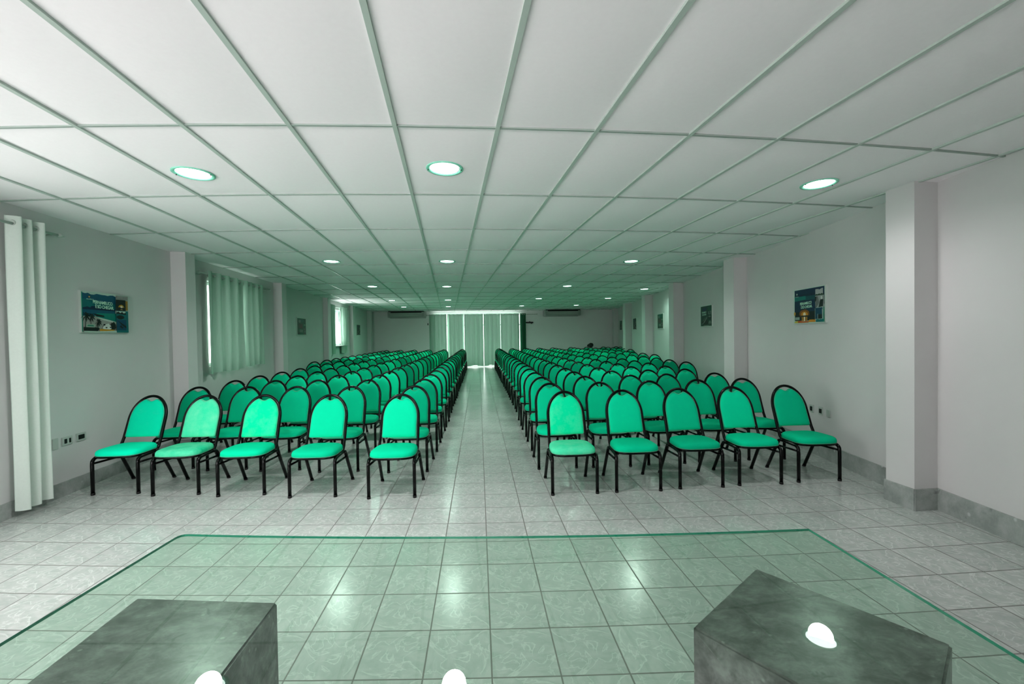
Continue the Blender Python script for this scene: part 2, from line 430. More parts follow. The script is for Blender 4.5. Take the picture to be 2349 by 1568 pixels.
# curtain at the first left window
def left_curtain(name, label, y0, y1, z0, z1, waves, amp, mat, off, seed, **k):
    ym = (y0+y1)/2; w = (y1-y0)
    t = thing(name, label, 'curtain', (lx(ym)+off, ym, 0), math.pi/2+.062, k.pop('group', None))
    obj('curtain_cloth', curtain_bm(w, z0, z1, waves, amp, seed, **k), mat, t)
    add_eyelets(t, w, waves, z1-.06, amp)
    return t
def rod(label, y0, y1, z, off, group):
    ym = (y0+y1)/2; w = y1-y0
    t = thing('curtain_rod', label, 'curtain rod', (lx(ym)+off, ym, z), math.pi/2+.062, group)
    bm = bmesh.new(); tube(bm, [(-w/2, 0, 0), (w/2, 0, 0)], .0125, 10); obj('pole', bm, M_ROD, t)
    for s in (-1, 1):
        bm = bmesh.new(); rr = lathe(bm, [(.001, 0), (.016, .006), (.022, .024), (.016, .045), (.008, .055), (.006, .075), (.001, .085)], 12)
        bmesh.ops.rotate(bm, verts=bm.verts, matrix=Matrix.Rotation(s*math.pi/2, 3, 'Y')); bmesh.ops.translate(bm, verts=bm.verts, vec=(s*w/2, 0, 0))
        obj('finial', bm, M_ROD, t)
        bm = bmesh.new(); tube(bm, [(s*(w/2-.06), 0, -.012), (s*(w/2-.06), off*.98, -.02)], .007, 8); obj('bracket', bm, M_ROD, t)
rod('long pale curtain rod over the near left window, only its end in view', .3, 4.47, 2.61, .09, 'curtain rods on the left wall')
left_curtain('curtain', 'floor-length pale green curtain bunched beside the near left poster', 4.015, 4.335, .06, 2.68, 3, .04, M_CURTW, .09, 3, gather=.03)
rod('curtain rod over the closed short curtains of the second left window', 6.80, 9.26, 2.60, .09, 'curtain rods on the left wall')
left_curtain('curtain', 'short green curtain panel, nearer half of the closed left window', 6.97, 8.07, 1.02, 2.65, 4, .045, M_CURT, .09, 5, group='short curtains on the second left window')
left_curtain('curtain', 'short green curtain panel, farther half of the closed left window', 8.08, 8.96, 1.05, 2.65, 4, .04, M_CURT, .09, 8, group='short curtains on the second left window')
rod('curtain rod over the open window on the far left wall', 13.5, 15.95, 2.60, .09, 'curtain rods on the left wall')
left_curtain('curtain', 'short green curtain on near side of the open far left window', 13.58, 14.25, 1.04, 2.64, 3, .045, M_CURT, .09, 12)
left_curtain('curtain', 'short pale sunlit curtain on far side of the open left window', 15.02, 15.70, 1.02, 2.64, 3, .045, M_CURT, .09, 14, flare=-.12)
# back wall curtains
t = thing('curtain_rod', 'long thin curtain rod across the back wall above the aisle', 'curtain rod', (.15, YB-.1, 2.605), 0)
bm = bmesh.new(); tube(bm, [(-2.70, 0, 0), (2.80, 0, 0)], .012, 8); obj('pole', bm, M_ROD, t)
for s, x in ((-1, -2.70), (1, 2.80)):
    bm = bmesh.new(); bmesh.ops.create_icosphere(bm, subdivisions=2, radius=.03, matrix=Matrix.Translation((x, 0, 0))); obj('finial', bm, M_ROD, t, True)
    bm = bmesh.new(); tube(bm, [(x-s*.1, 0, 0), (x-s*.1, .09, -.01)], .008, 8); obj('bracket', bm, M_ROD, t)
names = ['leftmost', 'second from left', 'third from left, left of the aisle centre', 'fourth from left, right of the aisle centre', 'fifth from left']
for i, (a, b) in enumerate(((-2.42, -1.57), (-1.55, -.73), (-.70, .24), (.262, 1.10), (1.108, 2.045))):
    w = b-a; c = (a+b)/2
    t = thing('curtain', 'floor-length green curtain on back wall, %s' % names[i], 'curtain', (c, YB-.1, 0), 0, 'long curtains on the back wall')
    obj('curtain_cloth', curtain_bm(w, .07, 2.65, 4, .038, 20+i, hem=.018), M_CURT, t)
    add_eyelets(t, w, 4, 2.595, .038)
t = thing('curtain', 'narrow dark green bunched curtain at right end of back wall curtains', 'curtain', (2.23, YB-.1, 0), 0)
obj('curtain_cloth', curtain_bm(.30, .07, 2.65, 3, .04, 31), M_CURTD, t); add_eyelets(t, .30, 3, 2.595, .04)

# ------------------------------------------------------------------ chairs
BR = .0145
LR = .0165
def by(z): return .10+(z-.47)*.37      # lean of the backrest
def chair_parts():
    P = []
    # seat pad
    def outline(s, n=48):
        pts = []
        for k in range(n):
            t = 2*math.pi*k/n; c, q = math.cos(t), math.sin(t)
            e = 2/3.6
            x = math.copysign(abs(c)**e, c); y = math.copysign(abs(q)**e, q)
            hw = .228-.020*(y+1)/2
            pts.append((x*hw*s, -.085+y*(.195*s)))
        return pts
    bm = bmesh.new(); rings = []
    for s, z in ((.93, .392), (.985, .395), (1.0, .408), (.995, .425), (.965, .440), (.90, .450), (.75, .459), (.5, .464), (.25, .466)):
        rings.append([bm.verts.new((x, y, z)) for x, y in outline(s)])
    for A, B in zip(rings, rings[1:]):
        for k in range(48):
            f = bm.faces.new((A[k], A[(k+1) % 48], B[(k+1) % 48], B[k])); f.smooth = True
    bm.faces.new(rings[0][::-1]); bm.faces.new(rings[-1]).smooth = True
    tube(bm, [(x, y, .400) for x, y in outline(1.004)], .0012, 6, mi=1, closed=True)
    P.append(('seat', bm, [M_FAB, M_PIPE]))
    # rim under the seat
    bm = bmesh.new(); a = [bm.verts.new((x, y, .376)) for x, y in outline(.985)]; b = [bm.verts.new((x, y, .394)) for x, y in outline(1.0)]
    for k in range(48): bm.faces.new((a[k], a[(k+1) % 48], b[(k+1) % 48], b[k])).smooth = True
    bm.faces.new(a[::-1]); bm.faces.new(b)
    P.append(('seat_frame', bm, M_BLACK))
    # backrest pad
    def pad(s):
        hw = .176*s; pts = []
        zb, zs, zt = .505+.004*(1-s)*40, .69, .905
        pts.append((-hw+.012, zb)); pts.append((-hw, zb+.012)); pts.append((-hw*1.0, .60))
        H = (zt-zs)*s
        for k in range(0, 41):
            t = math.pi-math.pi*k/40
            x = hw*1.0*math.copysign(abs(math.cos(t))**.92, math.cos(t)); z = zs+H*math.sin(t)**.92 if math.sin(t) > 0 else zs
            if abs(x) < .078: z = min(z, zs+H*.99-.030*(.5+.5*math.cos(math.pi*x/.078)))
            pts.append((x, z))
        pts.append((hw, .60)); pts.append((hw, zb+.012)); pts.append((hw-.012, zb))
        return pts
    bm = bmesh.new(); rings = []
    for s, d in ((.985, .014), (1.0, .006), (1.0, -.006), (.985, -.017), (.94, -.024), (.80, -.029), (.5, -.031)):
        pp = pad(s)
        if s < .97:
            p0 = pad(.985); cx, cz = 0, .70
            k_ = s/.985
            pp = [(x*k_, cz+(z-cz)*k_) for x, z in p0]
        rings.append([bm.verts.new((x, by(z)+d, z)) for x, z in pp])
    n = len(rings[0])
    for A, B in zip(rings, rings[1:]):
        for k in range(n):
            f = bm.faces.new((A[k], A[(k+1) % n], B[(k+1) % n], B[k])); f.smooth = True
    bm.faces.new(rings[0]); bm.faces.new(rings[-1][::-1])
    tube(bm, [(x, by(z)-.014, z) for x, z in pad(1.003)], .0012, 6, mi=1, closed=True)
    bmesh.ops.recalc_face_normals(bm, faces=bm.faces)
    P.append(('backrest', bm, [M_FAB, M_PIPE]))
    # arch tube of the back, running down and forward under the seat
    bm = bmesh.new(); hw = .192; pts = []
    side = [(.40-0, 0)]
    def down(sx):
        L = [(sx*.198, -.10, .373), (sx*.198, .0, .374)]
        L += [(sx*.197, .005+.075*math.sin(t), .449-.075*math.cos(t)) for t in [.25*i*math.pi/2/1.12 for i in range(1, 5)]]
        L += [(sx*.195, by(.50), .50), (sx*.193, by(.60), .60)]
        return L
    pts += down(-1)
    for k in range(0, 33):
        t = math.pi-math.pi*k/32; z = .69+.238*math.sin(t)
        pts.append((hw*math.cos(t), by(z), z-.0))
    pts += down(1)[::-1]
    tube(bm, pts, BR, 10); P.append(('back_frame', bm, M_BLACK))
    # legs: front ones bend into the side rail, rear ones splay back
    for s in (-1, 1):
        bm = bmesh.new()
        pts = [(s*.220, -.24, .02), (s*.220, -.24, .30), (s*.220, -.238, .325)]
        pts += [(s*.219, -.24+.05-.05*math.cos(t), .325+.045*math.sin(t)) for t in [.4, .8, 1.2, 1.55]]
        pts += [(s*.214, -.10, .371), (s*.209, .0, .371)]
        tube(bm, pts, LR, 10); tube(bm, [(s*.220, -.24, 0), (s*.220, -.24, .022)], LR+.0015, 10, mi=1)
        P.append(('leg', bm, [M_BLACK, M_FOOT]))
        bm = bmesh.new()
        pts = [(s*.209, .0, .371), (s*.210, .035, .370), (s*.211, .06, .360), (s*.212, .078, .335), (s*.220, .243, .02)]
        tube(bm, pts, LR, 10); tube(bm, [(s*.2204, .253, 0), (s*.220, .242, .022)], LR+.0015, 10, mi=1)
        P.append(('leg', bm, [M_BLACK, M_FOOT]))
        bm = bmesh.new(); tube(bm, [(s*.219, -.232, .318), (s*.2145, .092, .302)], .0105, 8); P.append(('side_rail', bm, M_BLACK))
    return P
PROTO = chair_parts()
ORD = ['zeroth', 'first', 'second', 'third', 'fourth', 'fifth', 'sixth', 'seventh', 'eighth', 'ninth', 'tenth', 'eleventh', 'twelfth', 'thirteenth',
       'fourteenth', 'fifteenth', 'sixteenth', 'seventeenth', 'eighteenth', 'nineteenth', 'twentieth']
first = None
def chair(x, y, rz, label, group):
    global first
    if first is None:
        first = thing('banquet_chair', label, 'chair', (x, y, 0), rz, group)
        for n, bm_, m in PROTO: obj(n, bm_, m, first)
        return first
    r = first.copy(); COL.objects.link(r); r.location = (x, y, 0); r.rotation_euler = (0, 0, rz); r['label'] = label; r['group'] = group
    for ch in list(KIDS):
        c = ch.copy(); COL.objects.link(c); c.parent = r
    return r
RY = [4.5, 5.28, 6.08, 6.84, 7.6, 8.45, 9.27, 10.07, 10.9, 11.75, 12.65, 13.5, 14.32, 15.14, 15.95, 16.75, 17.5, 18.27, 19.05, 19.8]
cols = [ # side, seat number, x of the arch, depth offset, first row
    ('right', 1, [.94, .92, .93, .93, .93, .96], 0, 0), ('right', 2, [1.57, 1.56, 1.58, 1.58, 1.58, 1.6], -.02, 0), ('right', 3, [2.23, 2.22, 2.25, 2.22, 2.21, 2.22], 0, 0),
    ('right', 4, [2.87, 2.87, 2.85, 2.88, 2.85, 2.87], .02, 0), ('right', 5, [3.53, 3.52, 3.59, 3.52, 3.51, 3.54], .03, 0),
    ('right', 6, [4.40, 4.41, 4.43, 4.43], .12, 5), ('right', 7, [5.11, 5.13, 5.15, 5.2], .1, 9), ('right', 8, [5.96, 6.0, 6.03], .12, 14), ('right', 9, [6.62, 6.66], .1, 18),
    ('left', 1, [-.86, -.84, -.81, -.81, -.79, -.80], .1, 0), ('left', 2, [-1.64]*6, .22, 0), ('left', 3, [-2.41, -2.38, -2.40, -2.36, -2.35, -2.37], .35, 0),
    ('left', 4, [-3.09, -3.05, -3.07, -3.06, -3.02, -3.05], .44, 0), ('left', 5, [-3.75, -3.74, -3.73, -3.73, -3.71, -3.72], .56, 0), ('left', 6, [-4.37, -4.34, -4.37], .58, 8)]
spec = {('left', 4, 0): ('very faded pale green chair, front row, fourth seat left of the aisle', M_FABW, M_FABW),
        ('left', 3, 0): ('green chair with worn patch on its back, front row, third left of aisle', M_FABP, M_FAB),
        ('right', 1, 0): ('green chair with faded pale seat, front row, first right of the aisle', M_FABP, M_FABW),
        ('left', 5, 0): ('green chair at far left end of the front row, beside the long curtain', M_FABLIT, M_FABLIT),
        ('right', 5, 0): ('green chair at far right end of the front row, near the wall', M_FAB, M_FAB)}
FRONT = {'left': [(-.03, .012), (-.03, -.002), (-.02, .026), (-.015, .04), (0, .055)], 'right': [(-.015, -.025), (-.015, -.025), (-.015, -.033), (-.02, -.045), (-.025, -.058)]}
KIDS = []; SPECIAL = []
rnd = random.Random(3)
for side, sn, xs, off, r0 in cols:
    for r in range(r0, 20):
        x = xs[min(r-r0, len(xs)-1)]
        o_ = off*(1 if r < 12 else 1-.35*(r-12)/8)
        y = RY[r]+o_-.28+rnd.uniform(-.015, .015)
        fr = max(0, 1-r/6)
        rz = FRONT[side][min(sn, 5)-1][0]*fr; x += FRONT[side][min(sn, 5)-1][1]*fr
        rz += rnd.uniform(-.02, .02)
        key = (side, sn, r)
        lab = spec[key][0] if key in spec else 'green black-framed chair, %s row from the front, %s seat %s of the aisle' % (ORD[r+1], ORD[sn], side)
        c = chair(x+rnd.uniform(-.008, .008), y, rz, lab, 'green chairs %s of the aisle' % side)
        if not KIDS: KIDS = [o for o in D.objects if o.parent == first]
        if key in spec: SPECIAL.append((c, key))
for c, key in SPECIAL:
            for ch in D.objects:
                if ch.parent == c and ch.name.split('.')[0] in ('seat', 'backrest'):
                    ch.material_slots[0].link = 'OBJECT'; ch.material_slots[0].material = spec[key][1 if ch.name.startswith('backrest') else 2]

# small dark bag left on a far chair back
bm = bmesh.new(); bmesh.ops.create_icosphere(bm, subdivisions=3, radius=1)
for v in bm.verts:
    n = math.sin(v.co.x*4)*.12+math.cos(v.co.y*5+v.co.z*3)*.1
    v.co = Vector((v.co.x*.15, v.co.y*.08, v.co.z*.10*(1.2 if v.co.z > 0 else .8)))*(1+n)
t = thing('bag', 'small dark crumpled bag on a chair back in the far right rows', 'bag', (5.2, 19.13, 1.02), .2)
obj('pouch', bm, M_DARK, t, True)
bm = bmesh.new(); tube(bm, arc((0, 0, .06), (1, 0, 0), (0, 0, 1), .06, 0, math.pi, 10), .008, 6); obj('handle', bm, M_DARK, t)

# ------------------------------------------------------------------ glass table on two marble blocks
GZ = .845
KG = (CAMH-GZ)/(CAMH-.915)
def gp(x, y): return (x*KG, y*KG)
front = []
A = Vector(gp(-.992, 1.452)); B = Vector(gp(1.052, 1.258))
nseg = 20
for i in range(nseg+1):
    t_ = i/nseg; p = A.lerp(B, t_); s_ = 4*t_*(1-t_)
    front.append((p.x, p.y-.034*s_*KG))
# rounded left corner
c0 = Vector(front[0]); d1 = (Vector(front[1])-c0).normalized()
backL = Vector(gp(-1.06, .50)); backR = Vector(gp(1.02, .30)); rr_ = .03
d2 = (backL-c0).normalized()
corner = [tuple(c0+d2*rr_*(1-t_)**2+d1*rr_*t_**2) for t_ in (0, .25, .5, .75, 1)]
outline = [tuple(backL), tuple(backR)] + front[::-1][:-1] + corner[::-1]
bm = bmesh.new(); prism(bm, outline, GZ-.008, GZ)
bmesh.ops.recalc_face_normals(bm, faces=bm.faces)
for f in bm.faces:
    if abs(f.normal.z) < .5: f.material_index = 1
t = thing('glass_tabletop', 'large clear greenish glass tabletop resting on two grey marble blocks', 'table', (0, 0, 0))
obj('glass_pane', bm, [M_GLASS, M_GEDGE], t)
def block(label, quad):
    bm = bmesh.new(); prism(bm, quad, 0, GZ-.0085)
    bmesh.ops.recalc_face_normals(bm, faces=bm.faces)
    bmesh.ops.bevel(bm, geom=list(bm.edges), offset=.005, segments=2, affect='EDGES')
    tag(obj('marble_pedestal', bm, M_MARBLE), label, 'pedestal', 'marble blocks under the glass table')
KB = (CAMH-GZ+.011)/(CAMH-.9)
q = [Vector((x*KB, y*KB)) for x, y in ((-.876, 1.124), (-.508, 1.068))]
dn = Vector((q[0].y-q[1].y, q[1].x-q[0].x)).normalized()*-.37
block('grey marble block under the left part of the glass tabletop', [tuple(q[0]), tuple(q[0]+Vector((.0, -.38))), tuple(q[1]+Vector((.0, -.38))), tuple(q[1])])
a_, b_, c_ = [Vector((x*KB, y*KB)) for x, y in ((.751, 1.084), (.462, .88), (.963, .776))]
block('grey marble block turned at an angle under right part of the glass', [tuple(a_), tuple(b_), tuple(b_+c_-a_), tuple(c_)])

# ------------------------------------------------------------------ ceiling lights
LT = [(-2.1, 3.31, 'left lamp of the nearest row'), (-.23, 3.14, 'middle lamp of the nearest row'), (2.9, 3.34, 'right lamp of the nearest row'),
      (-2.36, 6.99, 'left lamp of the second row'), (-.5, 7.0, 'middle lamp of the second row'), (2.64, 7.02, 'right lamp of the second row'),
      (-2.56, 10.42, 'left lamp of the third row'), (-.77, 10.52, 'second lamp of the third row'), (2.29, 10.58, 'third lamp of the third row'), (4.66, 11.4, 'rightmost lamp of the third row, near the wall'),
      (-2.9, 14.37, 'left lamp of the fourth row'), (-1.02, 14.39, 'second lamp of the fourth row'), (2.07, 14.18, 'third lamp of the fourth row'), (4.52, 14.25, 'rightmost lamp of the fourth row'),
      (-3.07, 17.6, 'left lamp of the last row'), (-1.24, 17.6, 'second lamp of the last row'), (1.84, 17.6, 'third lamp of the last row'), (4.16, 17.49, 'rightmost lamp of the last row')]
M_DIFFN = emis('lamp_glow_near', (.93, 1, .97, 1), 9)
def light(x, y, lab, near):
    t = thing('downlight', 'round glowing glass-rimmed ceiling downlight, '+lab, 'ceiling light', (x, y, HC), 0, 'round downlights in the tiled ceiling')
    bm = bmesh.new(); lathe(bm, [(.108, -.004), (.112, -.013), (.126, -.016), (.136, -.013), (.137, -.009), (.128, -.006), (.122, .004)], 40); obj('rim', bm, M_RIM, t)
    bm = bmesh.new(); r = lathe(bm, [(.112, -.005), (.10, -.010), (.07, -.015), (.035, -.018), (.004, -.019)], 32); bm.faces.new(r[-1][::-1])
    bmesh.ops.recalc_face_normals(bm, faces=bm.faces); obj('diffuser', bm, M_DIFFN if near else M_DIFF, t)
    if near:
        for s in (-1, 1):
            bm = bmesh.new(); cyl(bm, (s*.121, .0), .005, .004, -.021, -.012, 10); obj('clip', bm, M_DARK, t)
for x, y, lab in LT: light(x, y, lab, y < 8)

# ------------------------------------------------------------------ posters
def text_mesh(s, size, x, z, y, bold=.0, shear=0):
    cu = D.curves.new('tmp', 'FONT'); cu.body = s; cu.size = size; cu.align_x = 'LEFT'; cu.offset = bold; cu.space_character = .88
    o = D.objects.new('tmp', cu); COL.objects.link(o); bpy.context.view_layer.update()
    me = D.meshes.new_from_object(o.evaluated_get(bpy.context.evaluated_depsgraph_get()))
    D.objects.remove(o); D.curves.remove(cu)
    b = bmesh.new(); b.from_mesh(me); D.meshes.remove(me)
    for v in b.verts: v.co = Vector((x+v.co.x, y, z+v.co.y*1.15+v.co.x*shear))
    return b
PM = {}
def pm(c):
    k_ = tuple(round(v, 3) for v in c)
    if k_ not in PM: PM[k_] = plain('print_ink', c if len(c) == 4 else c+(1,), .4, noise=.12, scale=25)
    return PM[k_]
def poster(label, yc, side, zc, shapes, texts, title_at=None, group='tourism posters on the side walls'):
    w, h = .64, .44
    x = lx(yc)+.0 if side < 0 else rx(yc)
    ang = math.pi/2+.062 if side < 0 else -math.pi/2-.175
    t = thing('poster', label, 'poster', (x, yc, zc), ang, group)
    bm = bmesh.new(); d = .022; f = .008
    box(bm, -w/2, w/2, -d+.002, -.001, -h/2, h/2); obj('backing', bm, M_DARK, t)
    bm = bmesh.new()
    box(bm, -w/2-f, -w/2, -d-.003, 0, -h/2-f, h/2+f); box(bm, w/2, w/2+f, -d-.003, 0, -h/2-f, h/2+f)
    box(bm, -w/2, w/2, -d-.003, 0, -h/2-f, -h/2); box(bm, -w/2, w/2, -d-.003, 0, h/2, h/2+f)
    obj('frame', bm, M_ALU, t)
    bm = bmesh.new(); mats = []; y = -d
    for col, pts in shapes:
        m = pm(col)
        if m not in mats: mats.append(m)
        y -= .0002
        vs_ = [bm.verts.new(((u-.5)*w, y, (v-.5)*h)) for u, v in pts]
        f_ = bm.faces.new(vs_); f_.normal_update()
        if f_.normal.y > 0: f_.normal_flip()
        f_.material_index = mats.index(m)
    obj('print', bm, mats, t)
    if texts:
        for s, sz, u, v, bo, sh in texts:
            obj('lettering', text_mesh(s, sz, (u-.5)*w, (v-.5)*h, y-.0012, bo, sh), pm((.52, .80, .66, 1)), t)
R_ = lambda a, b, c, d: [(a, b), (c, b), (c, d), (a, d)]
def blob(cx, cy, rx_, ry_, n=14, seed=1, j=.25):
    q_ = random.Random(seed); return [(cx+rx_*math.cos(6.2832*k_/n)*(1+q_.uniform(-j, j)), cy+ry_*math.sin(6.2832*k_/n)*(1+q_.uniform(-j, j))) for k_ in range(n)]
def rag(x0, x1, ybase, ytop, n, seed, j):
    q_ = random.Random(seed); return [(x0, ybase), (x1, ybase)]+[(x1+(x0-x1)*k_/n, ytop+q_.uniform(-j, j)) for k_ in range(n+1)]
TEAL, BLUE, NAVY, PALE, DK = (.0, .16, .17, 1), (.0, .10, .17, 1), (.0, .025, .07, 1), (.50, .62, .55, 1), (.004, .012, .012, 1)
def palm(cx, cy, s, col, seed=0):
    L = [(col, [(cx-.008, 0.05), (cx+.008, 0.05), (cx+.004, cy), (cx-.004, cy)])]
    for k_ in range(9):
        a = k_*math.pi*2/9+seed; dx, dy = math.cos(a)*s, math.sin(a)*s*1.2
        L.append((col, [(cx, cy), (cx+dx*.5-dy*.12, cy+dy*.5+dx*.12+.02), (cx+dx, cy+dy-.03), (cx+dx*.5+dy*.12, cy+dy*.5-dx*.12)]))
    return L
beach = [(PALE, R_(0, 0, 1, 1)), ((.0, .30, .20, 1), R_(.005, .01, .03, .98)), (BLUE, rag(.02, .72, .62, .955, 12, 1, .02)),
         (TEAL, [(.02, .58), (.72, .58), (.72, .74), (.3, .80), (.02, .82)]), (NAVY, [(.02, .555), (.7, .555), (.7, .60), (.35, .61), (.30, .655), (.2, .65), (.17, .61), (.12, .635), (.02, .60)]),
         (BLUE, R_(.02, .40, .70, .56)), ((.0, .24, .20, 1), [(.3, .48), (.72, .50), (.72, .28), (.5, .34), (.25, .40)]), (DK, [(.22, .47), (.45, .43), (.46, .39), (.3, .40)]),
         ((.36, .38, .35, 1), [(.02, .0), (.72, .0), (.72, .2), (.62, .27), (.42, .31), (.26, .41), (.16, .36), (.02, .38)])]
beach += palm(.07, .40, .11, DK) + palm(.17, .38, .10, DK, .3) + palm(.31, .26, .09, DK, .2) + [(DK, blob(.64, .16, .06, .11, seed=3))]
beach += [(DK, [(.02, .03), (.3, .03), (.34, .10), (.2, .14), (.02, .12)])]
beach += [((.62, .68, .62, 1), blob(.5, .14, .1, .08, seed=4)), (DK, blob(.44, .19, .02, .02, seed=5)), (DK, blob(.48, .12, .02, .015, seed=6)), (DK, blob(.57, .13, .02, .018, seed=7)),
          ((.55, .30, .02, 1), [(.34, .03), (.66, .03), (.66, .07), (.34, .085)]), (PALE, [(.02, 0), (.98, 0), (.98, .02), (.75, .05), (.3, .025), (.02, .03)]),
          ((.35, .46, .38, 1), R_(.06, .12, .24, .2)), ((.03, .22, .15, 1), [(.08, .15), (.22, .14), (.21, .175), (.1, .18)]),
          ((.28, .28, .27, 1), R_(.72, .88, .99, .98)), ((.34, .20, .03, 1), R_(.93, .6, .985, .86)), (DK, R_(.705, .585, .93, .875)),
          ((.45, .26, .03, 1), [(.75, .675), (.90, .675), (.87, .73), (.83, .75), (.78, .73)]), ((.75, .66, .5, 1), blob(.83, .69, .035, .03, seed=8)), ((.4, .3, .15, 1), [(.79, .61), (.86, .60), (.84, .635)]),
          (TEAL, R_(.705, .0, .985, .58)), (PALE, [(.71, .57), (.92, .57), (.92, .54), (.86, .5), (.83, .54), (.79, .5), (.76, .54), (.71, .52)]), (DK, [(.71, .53), (.75, .56), (.8, .52), (.84, .56), (.87, .52), (.93, .53), (.93, .48), (.71, .5)]),
          (DK, blob(.8, .41, .09, .055, seed=9, j=.1)), ((.0, .07, .14, 1), R_(.71, .06, .93, .34)), (DK, [(.73, .32), (.93, .17), (.93, .11), (.82, .2)]), (DK, [(.77, .15), (.84, .1), (.86, .13), (.8, .2)]),
          ((.25, .12, .02, 1), blob(.135, .87, .022, .022, seed=2, j=.05)), ((.8, .6, .3, 1), blob(.135, .872, .011, .012, seed=2, j=.05))]
sunset = [(PALE, R_(0, 0, 1, 1)), (NAVY, R_(.02, .5, .98, .99)), ((.0, .018, .05, 1), R_(.02, .4, .72, .85)), ((.0, .18, .16, 1), [(.02, .66), (.4, .68), (.4, .79), (.02, .79)]), ((.0, .08, .10, 1), R_(.4, .66, .72, .78)),
          (NAVY, R_(.02, .3, .70, .655)), (DK, R_(.03, .07, .70, .33)), ((.25, .09, .01, 1), blob(.36, .27, .17, .13, seed=3, j=.08)), ((.62, .26, .01, 1), blob(.36, .25, .12, .09, seed=4, j=.06)), ((.85, .72, .5, 1), blob(.36, .25, .045, .06, seed=5, j=.06)),
          (DK, [(.05, .2), (.70, .2), (.70, .22), (.05, .22)]), ((.40, .20, .02, 1), R_(.27, .06, .46, .2)), ((.85, .75, .55, 1), R_(.345, .06, .385, .19)), (DK, [(.25, .18), (.48, .18), (.48, .2), (.25, .2)]), (DK, R_(.40, .06, .41, .2)),
          ((.50, .10, .01, 1), rag(.14, .5, .01, .06, 8, 4, .015)), ((.5, .42, .04, 1), rag(.02, .14, .01, .06, 4, 6, .02)), ((.65, .28, .02, 1), rag(.5, .72, .02, .08, 6, 5, .015)), ((.6, .35, .05, 1), blob(.03, .28, .03, .06, seed=5)),
          ((.30, .40, .36, 1), R_(.05, .1, .20, .18)), ((.42, .43, .43, 1), rag(.72, .95, .78, .93, 8, 6, .02)), ((.02, .06, .03, 1), rag(.72, .97, .74, .80, 8, 7, .02)), ((.35, .36, .36, 1), R_(.72, .42, .98, .75)),
          ((.16, .17, .17, 1), [(.72, .42), (.76, .42), (.84, .55), (.8, .73), (.75, .73)]), (DK, [(.82, .42), (.95, .44), (.96, .62), (.9, .66), (.86, .6)]), (DK, [(.70, .55), (.75, .62), (.76, .73), (.71, .72)]), ((.6, .62, .6, 1), blob(.91, .68, .03, .05, seed=8)),
          ((.0, .06, .12, 1), R_(.72, .1, .94, .41)), ((.35, .45, .4, 1), [(.93, .1), (.98, .1), (.95, .32), (.92, .38)]), ((.35, .45, .4, 1), R_(.79, .1, .805, .24)), (DK, R_(.81, .1, .92, .22)), (TEAL, rag(.74, .97, .015, .09, 8, 8, .01)), ((.0, .22, .14, 1), R_(.965, .02, .99, .42)),
          ((.45, .6, .5, 1), blob(.12, .865, .02, .03, seed=2, j=.1))]
title = [('PERNAMBUCO', .044, .20, .72, .0012, -.03), ('É SÓ CHEGAR.', .044, .245, .61, .0012, -.03), ('PERNAMBUCO', .015, .075, .80, 0, 0)]
title2 = [('PERNAMBUCO', .041, .225, .53, .0012, .03), ('É SÓ CHEGAR.', .041, .26, .425, .0012, .03), ('PERNAMBUCO', .012, .07, .78, 0, 0)]
poster('framed beach and palm tree tourism poster on the near left wall', 5.11, -1, 1.88, beach, title)
poster('framed orange sunset tourism poster on the near right wall', 5.0, 1, 1.875, sunset, title2)
GRN = (.0, .045, .03, 1); GRN2 = (.0, .09, .05, 1); GY = (.16, .22, .18, 1)
def coast(seed):
    return [(PALE, R_(0, 0, 1, 1)), (GRN, R_(.015, .02, .985, .98)), (NAVY, blob(.35, .82, .22, .1, seed=seed)), (GRN2, R_(.68, .72, .97, .96)), ((.12, .2, .16, 1), R_(.68, .56, .95, .72)), (DK, [(.74, .78), (.86, .62), (.82, .6), (.72, .76)]),
            (DK, blob(.4, .2, .3, .14, seed=seed+1)), (GY, [(.1, .12), (.28, .2), (.5, .4), (.62, .5), (.58, .38), (.38, .2), (.16, .1)]), ((.08, .12, .09, 1), [(.18, .24), (.3, .36), (.5, .48), (.44, .4), (.28, .26)]), (DK, R_(.70, .36, .96, .43)),
            (GY, blob(.82, .46, .1, .04, seed=seed+2)), (GY, blob(.84, .18, .13, .09, seed=seed+3)), ((.05, .07, .06, 1), blob(.84, .08, .12, .05, seed=seed+4)), (GY, R_(.3, .02, .75, .06))]
def town(seed):
    return [(PALE, R_(0, 0, 1, 1)), (GRN2, R_(.015, .02, .985, .98)), ((.0, .13, .09, 1), blob(.5, .85, .3, .1, seed=seed)), (GY, R_(.15, .72, .38, .88)), ((.06, .055, .05, 1), R_(.1, .38, .66, .66)), ((.09, .03, .03, 1), blob(.42, .5, .08, .13, seed=seed+1)),
            (GY, R_(.26, .16, .62, .32)), ((.2, .36, .26, 1), blob(.82, .6, .1, .05, seed=seed+2)), ((.07, .07, .065, 1), R_(.68, .03, .96, .42)), (GY, blob(.8, .34, .07, .04, seed=seed+3)), (GY, blob(.85, .2, .07, .05, seed=seed+4)), (DK, blob(.2, .1, .1, .07, seed=seed+5))]
poster('dark green coastal poster beyond the first right pillar, second on right wall', 8.5, 1, 1.90, coast(1), [('PERNAMBUCO', .042, .14, .64, .001, .02), ('É SÓ CHEGAR.', .042, .16, .53, .001, .02)])
poster('small framed town poster, third along the right wall', 12.2, 1, 1.91, town(3), [])
poster('small framed dark poster, fourth along the right wall', 16.05, 1, 1.93, coast(9), [])
poster('small framed dark poster, last and farthest on the right wall', 19.3, 1, 1.95, town(13), [])
poster('framed dark green poster between the second and third left pillars', 11.33, -1, 1.87, town(21), [])
poster('small framed poster, farthest on the left wall', 18.0, -1, 1.88, coast(31), [])

